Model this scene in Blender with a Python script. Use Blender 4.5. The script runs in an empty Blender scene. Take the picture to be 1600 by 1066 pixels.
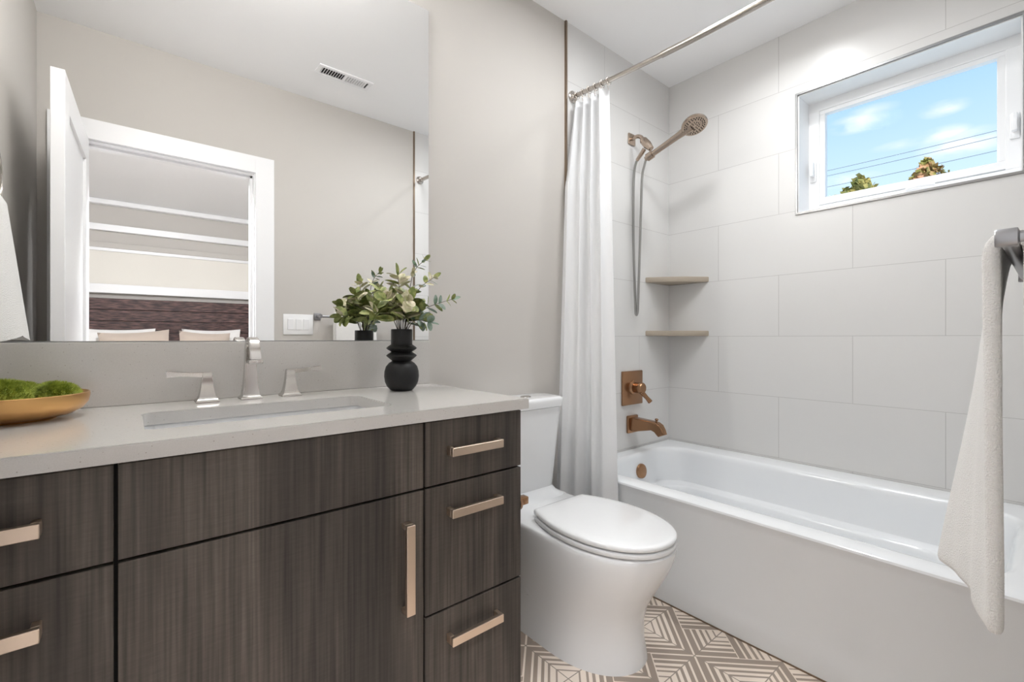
import bpy, bmesh, math, random
from mathutils import Vector, Matrix
random.seed(7)
C = bpy.context.scene
PI = math.pi

# ------------------------------------------------------------ camera, world, exposure
cam_d = bpy.data.cameras.new('camera'); cam = bpy.data.objects.new('camera', cam_d)
C.collection.objects.link(cam); C.camera = cam
cam_d.sensor_width = 36.0; cam_d.lens = 16.02; cam_d.clip_start = 0.01
cam_d.shift_y = -4.8 / 1600.0
cam.location = (0, 0, 1.037)
cam.rotation_euler = (PI / 2, 0, -math.radians(39.94))
C.view_settings.view_transform = 'Standard'; C.view_settings.look = 'None'
C.view_settings.gamma = 1.0; C.view_settings.use_curve_mapping = False
C.view_settings.exposure = 0.65
C.cycles.max_bounces = 14; C.cycles.diffuse_bounces = 7; C.cycles.glossy_bounces = 8
C.cycles.transparent_max_bounces = 12; C.cycles.transmission_bounces = 8
C.cycles.use_denoising = True
C.cycles.sample_clamp_indirect = 6.0
C.cycles.blur_glossy = 0.5

W = bpy.data.worlds.new('sky'); C.world = W; W.use_nodes = True
nt = W.node_tree; nt.nodes.clear()
def N(t, typ, **k):
    n = t.nodes.new(typ)
    for a, b in k.items(): setattr(n, a, b)
    return n
wo = N(nt, 'ShaderNodeOutputWorld'); bg = N(nt, 'ShaderNodeBackground')
tc = N(nt, 'ShaderNodeTexCoord'); sep = N(nt, 'ShaderNodeSeparateXYZ')
nt.links.new(tc.outputs['Generated'], sep.inputs[0])
sr = N(nt, 'ShaderNodeValToRGB')
sr.color_ramp.elements[0].position = 0.20; sr.color_ramp.elements[0].color = (.60, .76, .88, 1)
sr.color_ramp.elements[1].position = 0.46; sr.color_ramp.elements[1].color = (.28, .50, .82, 1)
nt.links.new(sep.outputs['Z'], sr.inputs[0])
mp = N(nt, 'ShaderNodeMapping'); mp.inputs['Scale'].default_value = (2.2, 2.2, 6.0); mp.inputs['Location'].default_value = (.35, 1.3, .35)
nt.links.new(tc.outputs['Generated'], mp.inputs[0])
nz = N(nt, 'ShaderNodeTexNoise'); nz.inputs['Scale'].default_value = 1.7; nz.inputs['Detail'].default_value = 6
nt.links.new(mp.outputs[0], nz.inputs['Vector'])
def wm(op, a, b=0.0):
    n = N(nt, 'ShaderNodeMath', operation=op, use_clamp=False)
    for q, v in enumerate((a, b)):
        if isinstance(v, (int, float)): n.inputs[q].default_value = v
        else: nt.links.new(v, n.inputs[q])
    return n.outputs[0]
cloud = None
for az, el, wd, ht, am in ((77.0, 20.6, .035, .013, .9), (78.3, 21.4, .030, .008, .45), (83.4, 20.1, .026, .010, .75), (84.6, 16.9, .045, .018, .9), (83.3, 17.9, .030, .012, .8), (81.2, 17.9, .045, .007, .4), (75.6, 15.6, .05, .010, .7), (40, 30, .3, .08, .8), (110, 25, .3, .06, .8)):
    a_, e_ = math.radians(az), math.radians(el)
    c = (math.sin(a_) * math.cos(e_), math.cos(a_) * math.cos(e_), math.sin(e_))
    sv = N(nt, 'ShaderNodeVectorMath', operation='SUBTRACT'); nt.links.new(tc.outputs['Generated'], sv.inputs[0]); sv.inputs[1].default_value = c
    ml = N(nt, 'ShaderNodeVectorMath', operation='MULTIPLY'); nt.links.new(sv.outputs[0], ml.inputs[0]); ml.inputs[1].default_value = (1 / wd, 1 / wd, 1 / ht)
    ln = N(nt, 'ShaderNodeVectorMath', operation='LENGTH'); nt.links.new(ml.outputs[0], ln.inputs[0])
    bl = wm('MULTIPLY', wm('MAXIMUM', wm('SUBTRACT', 1.25, ln.outputs['Value']), 0.0), am)
    cloud = bl if cloud is None else wm('MAXIMUM', cloud, bl)
nz.inputs['Scale'].default_value = 9.0
cf = wm('MINIMUM', wm('MULTIPLY', cloud, wm('MAXIMUM', wm('MULTIPLY', wm('SUBTRACT', nz.outputs['Fac'], .30), 4.0), 0.0)), 1.0)
mx = N(nt, 'ShaderNodeMix', data_type='RGBA'); mx.inputs['B'].default_value = (.84, .86, .90, 1)
nt.links.new(cf, mx.inputs['Factor']); nt.links.new(sr.outputs[0], mx.inputs['A'])
nt.links.new(mx.outputs['Result'], bg.inputs[0]); bg.inputs[1].default_value = .9
nt.links.new(bg.outputs[0], wo.inputs[0])

sun_d = bpy.data.lights.new('sun', 'SUN'); sun_d.energy = 2.6; sun_d.angle = .02; sun_d.color = (1, .95, .87)
sun = bpy.data.objects.new('sun', sun_d); C.collection.objects.link(sun); sun.rotation_euler = Vector((1, .25, -.9)).to_track_quat('-Z', 'Y').to_euler()

# ------------------------------------------------------------ materials
def mat(name, col, rough=.5, metal=0., spec=.5, coat=0., sheen=0.):
    m = bpy.data.materials.new(name); m.use_nodes = True
    b = m.node_tree.nodes['Principled BSDF']
    b.inputs['Base Color'].default_value = (*col, 1); b.inputs['Roughness'].default_value = rough
    b.inputs['Metallic'].default_value = metal; b.inputs['Specular IOR Level'].default_value = spec
    b.inputs['Coat Weight'].default_value = coat; b.inputs['Sheen Weight'].default_value = sheen
    return m
def bsdf(m): return m.node_tree.nodes['Principled BSDF']
def noise_bump(m, scale, strength, dist=.002, detail=4, stretch=(1, 1, 1)):
    t = m.node_tree; g = N(t, 'ShaderNodeNewGeometry'); mp = N(t, 'ShaderNodeMapping')
    mp.inputs['Scale'].default_value = stretch; t.links.new(g.outputs['Position'], mp.inputs[0])
    n = N(t, 'ShaderNodeTexNoise'); n.inputs['Scale'].default_value = scale; n.inputs['Detail'].default_value = detail
    t.links.new(mp.outputs[0], n.inputs['Vector'])
    b = N(t, 'ShaderNodeBump'); b.inputs['Strength'].default_value = strength; b.inputs['Distance'].default_value = dist
    t.links.new(n.outputs['Fac'], b.inputs['Height']); t.links.new(b.outputs[0], bsdf(m).inputs['Normal'])
    return n
def noise_col(m, scale, c0, c1, p0=.4, p1=.6, stretch=(1, 1, 1), detail=4):
    t = m.node_tree; g = N(t, 'ShaderNodeNewGeometry'); mp = N(t, 'ShaderNodeMapping')
    mp.inputs['Scale'].default_value = stretch; t.links.new(g.outputs['Position'], mp.inputs[0])
    n = N(t, 'ShaderNodeTexNoise'); n.inputs['Scale'].default_value = scale; n.inputs['Detail'].default_value = detail
    t.links.new(mp.outputs[0], n.inputs['Vector'])
    r = N(t, 'ShaderNodeValToRGB'); r.color_ramp.elements[0].position = p0; r.color_ramp.elements[1].position = p1
    r.color_ramp.elements[0].color = (*c0, 1); r.color_ramp.elements[1].color = (*c1, 1)
    t.links.new(n.outputs['Fac'], r.inputs[0]); t.links.new(r.outputs[0], bsdf(m).inputs['Base Color'])
    return r
M = {}
M['paint'] = mat('taupe_paint', (.54, .518, .49), .75, spec=.25); noise_bump(M['paint'], 14, .12, .004, 3)
M['ceil'] = mat('ceiling_paint', (.90, .905, .915), .8, spec=.2)
M['white'] = mat('white_trim', (.84, .845, .86), .35)
M['porcelain'] = mat('porcelain', (.76, .77, .78), .08, spec=.5, coat=.3)
M['acrylic'] = mat('tub_acrylic', (.79, .81, .83), .16, coat=.2)
M['vinyl'] = mat('vinyl', (.86, .865, .87), .3)
M['nickel'] = mat('brushed_nickel', (.52, .48, .44), .22, 1.0)
M['chrome'] = mat('polished_nickel', (.60, .58, .555), .16, 1.0)
M['hose'] = mat('grey_steel_hose', (.36, .355, .34), .3, 1.0)
M['champ'] = mat('champagne_metal', (.70, .57, .46), .32, 1.0)
M['shower'] = mat('warm_brushed_nickel', (.46, .37, .30), .24, 1.0)
M['bronze'] = mat('bronze', (.36, .205, .115), .26, 1.0)
M['steel'] = mat('steel_edge', (.34, .34, .34), .3, 1.0)
M['greybar'] = mat('satin_grey_metal', (.36, .36, .37), .38, 1.0)
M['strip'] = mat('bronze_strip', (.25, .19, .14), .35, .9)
M['black'] = mat('black_ceramic', (.010, .010, .0105), .42, spec=.3)
M['dark'] = mat('dark_gap', (.01, .01, .01), .8)
M['gold'] = mat('gold_lacquer', (.62, .36, .14), .3, .85); noise_bump(M['gold'], 60, .1, .002)
M['curtain'] = mat('curtain_cloth', (.90, .905, .915), .8, spec=.2, sheen=.2)
def translucent(m, fac):
    t = m.node_tree; o = [n for n in t.nodes if n.type == 'OUTPUT_MATERIAL'][0]
    tr = N(t, 'ShaderNodeBsdfTranslucent'); tr.inputs[0].default_value = (.86, .87, .88, 1); mx = N(t, 'ShaderNodeMixShader'); mx.inputs[0].default_value = fac
    t.links.new(bsdf(m).outputs[0], mx.inputs[1]); t.links.new(tr.outputs[0], mx.inputs[2]); t.links.new(mx.outputs[0], o.inputs[0])
translucent(M['curtain'], .3)
M['towel'] = mat('terry', (.85, .84, .82), .95, spec=.1, sheen=.4); noise_bump(M['towel'], 420, .9, .004, 2)
M['shelf'] = mat('shelf_stone', (.37, .315, .25), .45)
M['mirror'] = mat('mirror_glass', (.93, .935, .935), 0.0, 1.0)
M['stem'] = mat('stem', (.06, .045, .03), .7)
M['leafA'] = mat('leaf_green', (.16, .20, .055), .55); noise_col(M['leafA'], 60, (.13, .17, .04), (.30, .32, .11))
M['leafB'] = mat('leaf_pale', (.50, .46, .33), .6); noise_col(M['leafB'], 50, (.40, .39, .22), (.66, .60, .46))
M['leafC'] = mat('leaf_blue', (.16, .22, .18), .55); noise_col(M['leafC'], 60, (.13, .20, .13), (.24, .30, .26))
M['moss'] = mat('moss', (.15, .20, .02), .9); noise_col(M['moss'], 90, (.16, .22, .02), (.42, .47, .08), .35, .65)
M['lens'] = mat('lamp_lens', (.9, .9, .9), .4)
bsdf(M['lens']).inputs['Emission Color'].default_value = (1, .95, .88, 1); bsdf(M['lens']).inputs['Emission Strength'].default_value = 6
M['glow'] = mat('lit_opal_glass', (.9, .9, .9), .4)
bsdf(M['glow']).inputs['Emission Color'].default_value = (1, .98, .95, 1); bsdf(M['glow']).inputs['Emission Strength'].default_value = 50
M['drum'] = mat('fill_drum_glow', (.9, .9, .9), .4)  # glow of the added bathroom fill light
bsdf(M['drum']).inputs['Emission Color'].default_value = (.98, .99, 1, 1); bsdf(M['drum']).inputs['Emission Strength'].default_value = 9
M['fill_dome'] = mat('fill_dome_glow', (.9, .9, .9), .4)  # glow of the added bedroom fill light
bsdf(M['fill_dome']).inputs['Emission Color'].default_value = (.97, .98, 1, 1); bsdf(M['fill_dome']).inputs['Emission Strength'].default_value = 300
M['plank'] = mat('reclaimed_plank', (.06, .025, .02), .6)
noise_col(M['plank'], 9, (.022, .010, .010), (.20, .11, .10), .40, .74, (1.2, 1, 9), 6)
M['pillow_w'] = mat('white_linen', (.85, .84, .83), .9, sheen=.2)
M['pillow_t'] = mat('taupe_linen', (.50, .42, .36), .9, sheen=.2)
M['shade'] = mat('cream_shade', (.78, .755, .70), .8)
M['carpet'] = mat('bedroom_floor', (.42, .38, .34), .9)
M['trunk'] = mat('bark', (.12, .08, .05), .9)
M['canopyA'] = mat('tree_green', (.22, .20, .05), .9); noise_col(M['canopyA'], 3, (.14, .16, .04), (.48, .38, .12), .35, .65)
M['canopyB'] = mat('tree_autumn', (.4, .25, .1), .9); noise_col(M['canopyB'], 3, (.28, .26, .06), (.62, .32, .18), .4, .6)
M['wire'] = mat('cable', (.25, .28, .32), .6)

def m_tile(name, axis):
    m = mat(name, (.66, .655, .645), .30); t = m.node_tree
    g = N(t, 'ShaderNodeNewGeometry'); s = N(t, 'ShaderNodeSeparateXYZ'); t.links.new(g.outputs['Position'], s.inputs[0])
    def mth(op, a, b):
        n = N(t, 'ShaderNodeMath', operation=op)
        for i, v in enumerate((a, b)):
            if isinstance(v, (int, float)): n.inputs[i].default_value = v
            else: t.links.new(v, n.inputs[i])
        return n.outputs[0]
    u = mth('SUBTRACT', 1.509, s.outputs['Y']) if axis == 'y' else mth('SUBTRACT', 2.50, s.outputs['X'])
    u = mth('ADD', u, .6126 * 4)
    v = mth('ADD', s.outputs['Z'], -1.046 + .3063 * 5)
    cb = N(t, 'ShaderNodeCombineXYZ'); t.links.new(u, cb.inputs[0]); t.links.new(v, cb.inputs[1])
    b = N(t, 'ShaderNodeTexBrick'); t.links.new(cb.outputs[0], b.inputs['Vector'])
    b.inputs['Scale'].default_value = 1; b.inputs['Brick Width'].default_value = .6126; b.inputs['Row Height'].default_value = .3063
    b.inputs['Mortar Size'].default_value = .0011; b.inputs['Mortar Smooth'].default_value = .1; b.inputs['Bias'].default_value = 0
    b.inputs['Color1'].default_value = (.655, .65, .64, 1); b.inputs['Color2'].default_value = (.67, .665, .655, 1); b.inputs['Mortar'].default_value = (.46, .45, .44, 1)
    t.links.new(b.outputs['Color'], bsdf(m).inputs['Base Color'])
    bp = N(t, 'ShaderNodeBump', invert=True); bp.inputs['Strength'].default_value = .5; bp.inputs['Distance'].default_value = .001
    t.links.new(b.outputs['Fac'], bp.inputs['Height']); t.links.new(bp.outputs[0], bsdf(m).inputs['Normal'])
    return m
M['tile_y'] = m_tile('wall_tile_long', 'y'); M['tile_x'] = m_tile('wall_tile_end', 'x')

def m_floor():
    m = mat('patterned_floor_tile', (.6, .55, .5), .45); t = m.node_tree
    g = N(t, 'ShaderNodeNewGeometry'); s = N(t, 'ShaderNodeSeparateXYZ'); t.links.new(g.outputs['Position'], s.inputs[0])
    def mth(op, a, b=0.0):
        n = N(t, 'ShaderNodeMath', operation=op)
        for i, v in enumerate((a, b)):
            if isinstance(v, (int, float)): n.inputs[i].default_value = v
            else: t.links.new(v, n.inputs[i])
        return n.outputs[0]
    S = .2758; h = S / 2
    x = mth('SUBTRACT', s.outputs['X'], 1.411); y = mth('SUBTRACT', s.outputs['Y'], .9525)
    u = mth('MULTIPLY', mth('ADD', x, y), .70711 / S); v = mth('MULTIPLY', mth('SUBTRACT', y, x), .70711 / S)
    iu = mth('ROUND', u); iv = mth('ROUND', v)
    fu = mth('SUBTRACT', u, iu); fv = mth('SUBTRACT', v, iv)
    odd = mth('GREATER_THAN', mth('PINGPONG', mth('ADD', iu, iv), 1.0), .5)
    tb = mth('GREATER_THAN', mth('MULTIPLY', fu, fv), 0.0)
    inner = mth('MULTIPLY', odd, tb)                      # apex of the chevrons at the centre of the diamond
    a = mth('MULTIPLY', mth('ABSOLUTE', fu), 2.0); b = mth('MULTIPLY', mth('ABSOLUTE', fv), 2.0)
    tin = mth('MINIMUM', a, b); tout = mth('SUBTRACT', 1.0, mth('MAXIMUM', a, b))
    tt = mth('ADD', mth('MULTIPLY', tin, inner), mth('MULTIPLY', tout, mth('SUBTRACT', 1.0, inner)))
    r = N(t, 'ShaderNodeValToRGB'); r.color_ramp.interpolation = 'CONSTANT'
    cre = (.80, .70, .61, 1); tau = (.325, .262, .215, 1)
    els = [(0, cre), (.022, tau), (.165, cre), (.215, tau), (.315, cre), (.395, tau), (.465, cre), (.545, tau), (.60, cre), (.725, tau), (.765, cre)]
    e = r.color_ramp.elements
    e[0].position = 0; e[0].color = cre; e[1].position = els[1][0]; e[1].color = tau
    for p, c in els[2:]:
        k = e.new(p); k.color = c
    t.links.new(tt, r.inputs[0])
    mit = mth('LESS_THAN', mth('ABSOLUTE', mth('SUBTRACT', a, b)), .017)
    mx = N(t, 'ShaderNodeMix', data_type='RGBA'); t.links.new(mit, mx.inputs['Factor'])
    t.links.new(r.outputs[0], mx.inputs['A']); mx.inputs['B'].default_value = (.30, .25, .21, 1)
    t.links.new(mx.outputs['Result'], bsdf(m).inputs['Base Color'])
    return m
M['floor'] = m_floor()

def m_wood():
    m = mat('grey_brown_woodgrain', (.07, .055, .05), .5, spec=.35); t = m.node_tree
    g = N(t, 'ShaderNodeNewGeometry')
    def nz(scale, st, detail, dist=0.):
        mp = N(t, 'ShaderNodeMapping'); mp.inputs['Scale'].default_value = st; t.links.new(g.outputs['Position'], mp.inputs[0])
        n = N(t, 'ShaderNodeTexNoise'); n.inputs['Scale'].default_value = scale; n.inputs['Detail'].default_value = detail
        n.inputs['Distortion'].default_value = dist
        t.links.new(mp.outputs[0], n.inputs['Vector']); return n.outputs['Fac']
    broad = nz(9, (1, 1, .12), 3, .6); fine = nz(150, (1, 1, .02), 3); cross = nz(60, (.6, .6, 6), 2)
    def ramp(f, stops):
        r = N(t, 'ShaderNodeValToRGB'); e = r.color_ramp.elements
        e[0].position, e[0].color = stops[0][0], (*stops[0][1], 1); e[1].position, e[1].color = stops[1][0], (*stops[1][1], 1)
        for p, c in stops[2:]: e.new(p).color = (*c, 1)
        t.links.new(f, r.inputs[0]); return r.outputs[0]
    c1 = ramp(broad, [(.32, (.038, .0325, .0285)), (.5, (.070, .059, .050)), (.68, (.104, .089, .076))])
    c2 = ramp(fine, [(.30, (.58, .58, .58)), (.70, (1.42, 1.40, 1.38))])
    c3 = ramp(cross, [(.3, (.93, .93, .93)), (.7, (1.07, 1.07, 1.07))])
    m1 = N(t, 'ShaderNodeMix', data_type='RGBA', blend_type='MULTIPLY'); m1.inputs['Factor'].default_value = 1
    t.links.new(c1, m1.inputs['A']); t.links.new(c2, m1.inputs['B'])
    m2 = N(t, 'ShaderNodeMix', data_type='RGBA', blend_type='MULTIPLY'); m2.inputs['Factor'].default_value = 1
    t.links.new(m1.outputs['Result'], m2.inputs['A']); t.links.new(c3, m2.inputs['B'])
    t.links.new(m2.outputs['Result'], bsdf(m).inputs['Base Color'])
    b = N(t, 'ShaderNodeBump'); b.inputs['Strength'].default_value = .25; b.inputs['Distance'].default_value = .0008
    t.links.new(fine, b.inputs['Height']); t.links.new(b.outputs[0], bsdf(m).inputs['Normal'])
    return m
M['wood'] = m_wood()
def m_quartz():
    m = mat('greige_quartz', (.56, .543, .522), .10, coat=.25); t = m.node_tree
    g = N(t, 'ShaderNodeNewGeometry'); vo = N(t, 'ShaderNodeTexVoronoi'); vo.inputs['Scale'].default_value = 90
    t.links.new(g.outputs['Position'], vo.inputs['Vector'])
    r = N(t, 'ShaderNodeValToRGB'); e = r.color_ramp.elements
    e[0].position = .05; e[0].color = (.34, .31, .28, 1); e[1].position = .11; e[1].color = (.56, .543, .522, 1)
    t.links.new(vo.outputs['Distance'], r.inputs[0])
    n = N(t, 'ShaderNodeTexNoise'); n.inputs['Scale'].default_value = 600; n.inputs['Detail'].default_value = 2
    t.links.new(g.outputs['Position'], n.inputs['Vector'])
    r2 = N(t, 'ShaderNodeValToRGB'); r2.color_ramp.elements[0].color = (.9, .9, .9, 1); r2.color_ramp.elements[1].color = (1.08, 1.08, 1.08, 1)
    t.links.new(n.outputs['Fac'], r2.inputs[0])
    mx = N(t, 'ShaderNodeMix', data_type='RGBA', blend_type='MULTIPLY'); mx.inputs['Factor'].default_value = 1
    t.links.new(r.outputs[0], mx.inputs['A']); t.links.new(r2.outputs[0], mx.inputs['B'])
    t.links.new(mx.outputs['Result'], bsdf(m).inputs['Base Color'])
    return m
M['quartz'] = m_quartz()
def m_glass():
    m = bpy.data.materials.new('window_pane'); m.use_nodes = True; t = m.node_tree; t.nodes.clear()
    o = N(t, 'ShaderNodeOutputMaterial'); a = N(t, 'ShaderNodeBsdfTransparent'); b = N(t, 'ShaderNodeBsdfGlossy')
    b.inputs['Roughness'].default_value = 0; a.inputs[0].default_value = (.97, .98, .985, 1)
    mx = N(t, 'ShaderNodeMixShader'); mx.inputs[0].default_value = .0006
    t.links.new(a.outputs[0], mx.inputs[1]); t.links.new(b.outputs[0], mx.inputs[2]); t.links.new(mx.outputs[0], o.inputs[0])
    return m
M['glass'] = m_glass()

# ------------------------------------------------------------ mesh helpers (world coordinates)
def bm_box(x0, x1, y0, y1, z0, z1, bev=0., seg=2, bm=None):
    b2 = bmesh.new()
    r = bmesh.ops.create_cube(b2, size=1)
    for v in b2.verts:
        v.co = Vector(((x0 + x1) / 2 + v.co.x * (x1 - x0), (y0 + y1) / 2 + v.co.y * (y1 - y0), (z0 + z1) / 2 + v.co.z * (z1 - z0)))
    if bev > 0: bmesh.ops.bevel(b2, geom=b2.edges[:], offset=bev, segments=seg, affect='EDGES', profile=.5)
    if bm is None: return b2
    join(bm, b2); return bm
def join(bm, other):
    me = bpy.data.meshes.new('tmp'); other.to_mesh(me); other.free(); bm.from_mesh(me); bpy.data.meshes.remove(me)
def bm_loft(rings, cap=True, closed=True, bm=None):
    bm = bm or bmesh.new(); R = []
    for ring in rings: R.append([bm.verts.new(Vector(p)) for p in ring])
    n = len(R[0])
    for i in range(len(R) - 1):
        for j in range(n if closed else n - 1):
            k = (j + 1) % n
            bm.faces.new((R[i][j], R[i][k], R[i + 1][k], R[i + 1][j]))
    if cap and closed:
        bm.faces.new(R[0][::-1]); bm.faces.new(R[-1])
    bmesh.ops.recalc_face_normals(bm, faces=bm.faces[:])
    return bm
def bm_lathe(prof, centre, axis=(0, 0, 1), seg=40, bm=None, cap=False):
    a = Vector(axis).normalized(); q = Vector((0, 0, 1)).rotation_difference(a); c = Vector(centre)
    rings = []
    for r, h in prof:
        rings.append([c + q @ Vector((max(r, 1e-5) * math.cos(2 * PI * k / seg), max(r, 1e-5) * math.sin(2 * PI * k / seg), h)) for k in range(seg)])
    return bm_loft(rings, cap, True, bm)
def frames(pts):
    pts = [Vector(p) for p in pts]; T = []
    for i in range(len(pts)):
        T.append((pts[min(i + 1, len(pts) - 1)] - pts[max(i - 1, 0)]).normalized())
    up = Vector((0, 0, 1)) if abs(T[0].z) < .9 else Vector((1, 0, 0))
    n = (up - T[0] * up.dot(T[0])).normalized(); F = []
    for i in range(len(pts)):
        n = (n - T[i] * n.dot(T[i])).normalized(); F.append((pts[i], T[i], n, T[i].cross(n)))
    return F
def bm_tube(pts, rad, seg=12, bm=None, cap=True):
    if not isinstance(rad, (list, tuple)): rad = [rad] * len(pts)
    rings = [[p + (n * math.cos(2 * PI * k / seg) + b * math.sin(2 * PI * k / seg)) * r for k in range(seg)] for (p, t, n, b), r in zip(frames(pts), rad)]
    return bm_loft(rings, cap, True, bm)
def smooth_path(pts, n=8):
    pts = [Vector(p) for p in pts]; out = []
    for i in range(len(pts) - 1):
        p0 = pts[max(i - 1, 0)]; p1 = pts[i]; p2 = pts[i + 1]; p3 = pts[min(i + 2, len(pts) - 1)]
        for k in range(n):
            t = k / n
            out.append(.5 * ((2 * p1) + (p2 - p0) * t + (2 * p0 - 5 * p1 + 4 * p2 - p3) * t * t + (3 * p1 - p0 - 3 * p2 + p3) * t ** 3))
    return out + [pts[-1]]
def bm_poly(outline, z0, z1, bev=0., seg=2, bm=None):
    b2 = bm_loft([[(x, y, z0) for x, y in outline], [(x, y, z1) for x, y in outline]])
    if bev: 
        ed = [e for e in b2.edges if all(abs(v.co.z - z1) < 1e-6 for v in e.verts) or all(abs(v.co.z - z0) < 1e-6 for v in e.verts)]
        bmesh.ops.bevel(b2, geom=ed, offset=bev, segments=seg, affect='EDGES', profile=.5)
    if bm is None: return b2
    join(bm, b2); return bm
def rrect(x0, x1, y0, y1, r, n=8):
    out = []
    for cx, cy, a0 in ((x1 - r, y1 - r, 0), (x0 + r, y1 - r, 90), (x0 + r, y0 + r, 180), (x1 - r, y0 + r, 270)):
        for k in range(n + 1):
            a = math.radians(a0 + 90 * k / n); out.append((cx + r * math.cos(a), cy + r * math.sin(a)))
    return out

def obj(name, bm, m, parent=None, smooth=0, **props):
    """one mesh object; bm is in world coordinates, moved into its parent's frame"""
    off = Vector((0, 0, 0)); p = parent
    while p is not None: off += Vector(p.location); p = p.parent
    me = bpy.data.meshes.new(name)
    if parent is None:
        xs = [v.co for v in bm.verts]
        base = Vector((sum(v.x for v in xs) / len(xs), sum(v.y for v in xs) / len(xs), min(v.z for v in xs)))
        off = base
    bmesh.ops.translate(bm, verts=bm.verts[:], vec=-off)
    bm.to_mesh(me); bm.free()
    o = bpy.data.objects.new(name, me); C.collection.objects.link(o)
    for mm in (m if isinstance(m, (list, tuple)) else [m]): me.materials.append(mm)
    if parent is None: o.location = off
    else: o.parent = parent
    if smooth:
        for f in me.polygons: f.use_smooth = True
        try: me.set_sharp_from_angle(angle=math.radians(smooth))
        except Exception: pass
    for k, v in props.items(): o[k] = v
    return o
def tag(o, label, cat, group=None):
    o['label'] = label; o['category'] = cat
    if group: o['group'] = group
    return o
def thing(name, label, cat, loc, group=None):
    o = bpy.data.objects.new(name, None); o.empty_display_size = .05
    C.collection.objects.link(o); o.location = loc
    return tag(o, label, cat, group)
def struct(name, bm, m, label=None, cat='wall', smooth=0):
    o = obj(name, bm, m, None, smooth); o['kind'] = 'structure'
    if label: tag(o, label, cat)
    return o
def struct_e(name, label, cat, loc):
    o = thing(name, label, cat, loc); o['kind'] = 'structure'; return o

# ------------------------------------------------------------ dimensions
YB, XW, XL, YF, ZC = 1.509, 2.50, -.333, -.025, 2.5525
XT = 1.598                                   # edge between paint and tile
DX0, DX1, DH = -.193, .557, 2.0              # door opening

# lights that hang in the room (fixtures are built around them)
def downlight(x, y, z, energy, size, label, col=(1, .93, .84), spread=170):
    t = thing('recessed_downlight', label, 'ceiling light', (x, y, z), 'recessed ceiling lights')
    obj('trim_ring', bm_lathe([(.052, -.001), (.075, -.001), (.078, -.004), (.074, -.007), (.056, -.006), (.052, -.001)], (x, y, z)), M['white'], t, 40)
    obj('lens', bm_lathe([(1e-4, -.002), (.052, -.002)], (x, y, z)), M['lens'], t)
    L = bpy.data.lights.new('bulb', 'AREA'); L.shape = 'DISK'; L.size = size; L.energy = energy; L.color = col; L.spread = math.radians(spread)
    lo = bpy.data.objects.new('bulb', L); C.collection.objects.link(lo); lo.parent = t; lo.location = (0, 0, -.012)
    return t

# ------------------------------------------------------------ setting: floor, walls, ceiling
struct('floor', bm_box(XL - .1, XW + .1, -.09, YB + .1, -.06, 0), M['floor'], 'taupe and cream geometric patterned tile floor of the bathroom', 'floor')
def ceil_bm():
    return bm_box(XL - .1, XW + .1, -.145, YB + .1, ZC, ZC + .08)
struct('ceiling', ceil_bm(), M['ceil'], 'flat white bathroom ceiling', 'ceiling')
struct('wall_back', bm_box(XL - .1, XT, YB, YB + .1, 0, ZC), M['paint'], 'greige painted wall behind the mirror and toilet', 'wall')
struct('wall_back_tiled', bm_box(XT, XW + .3, YB - .004, YB + .1, 0, ZC), M['tile_x'], 'large format white tile wall carrying the shower fittings', 'wall')
struct('wall_left', bm_box(XL - .1, XL, -.145, YB, 0, ZC), M['paint'], 'greige painted wall at the left end of the vanity', 'wall')
def front():
    b = bm_box(XL, DX0 - .02, YF - .12, YF, 0, ZC)
    bm_box(DX1 + .02, XT, YF - .12, YF, 0, ZC, bm=b)
    bm_box(DX0 - .02, DX1 + .02, YF - .12, YF, DH + .02, ZC, bm=b)
    return b
struct('wall_front', front(), M['paint'], 'greige painted wall with the doorway, seen in the mirror', 'wall')
struct('wall_front_tiled', bm_box(XT, XW + .3, YF - .12, YF + .004, 0, ZC), M['tile_x'], 'white tiled end wall of the tub, seen at the mirror edge', 'wall')
WY0, WY1, WZ0, WZ1 = .0755, .8135, 1.645, 2.224
def wall_right():
    b = bm_box(XW, XW + .19, YF - .02, YB, 0, WZ0)
    bm_box(XW, XW + .19, YF - .02, YB, WZ1, ZC, bm=b)
    bm_box(XW, XW + .19, YF - .02, WY0, WZ0, WZ1, bm=b)
    bm_box(XW, XW + .19, WY1, YB, WZ0, WZ1, bm=b)
    return b
struct('wall_right', wall_right(), M['tile_y'], 'large format white tile wall with the small window above the tub', 'wall')
struct('trim_1', bm_box(XT - .007, XT + .003, YB - .010, YB + .001, .43, ZC), M['strip'], 'thin bronze metal strip where paint meets tile beside the curtain', 'trim')
struct('trim_2', bm_box(XT - .007, XT + .003, YF - .001, YF + .010, .43, ZC), M['strip'], 'thin dark metal strip where paint meets tile, seen in the mirror', 'trim')

# ------------------------------------------------------------ window over the tub
w = struct_e('window_1', 'small white vinyl window high in the tiled wall', 'window', (XW, (WY0 + WY1) / 2, WZ0))
def frame_bm(x0, x1, y0, y1, z0, z1, t, bev=.002):
    b = bm_box(x0, x1, y0, y1, z0, z0 + t, bev)
    bm_box(x0, x1, y0, y1, z1 - t, z1, bev, bm=b)
    bm_box(x0, x1, y0, y0 + t, z0 + t - .001, z1 - t + .001, bev, bm=b)
    bm_box(x0, x1, y1 - t, y1, z0 + t - .001, z1 - t + .001, bev, bm=b)
    return b
obj('edge_trim', frame_bm(XW - .006, XW + .008, WY0 - .007, WY1 + .007, WZ0 - .007, WZ1 + .007, .010, .001), M['steel'], w)
obj('reveal', frame_bm(XW + .004, XW + .15, WY0 + .001, WY1 - .001, WZ0 + .001, WZ1 - .001, .006, 0), M['vinyl'], w)
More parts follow.
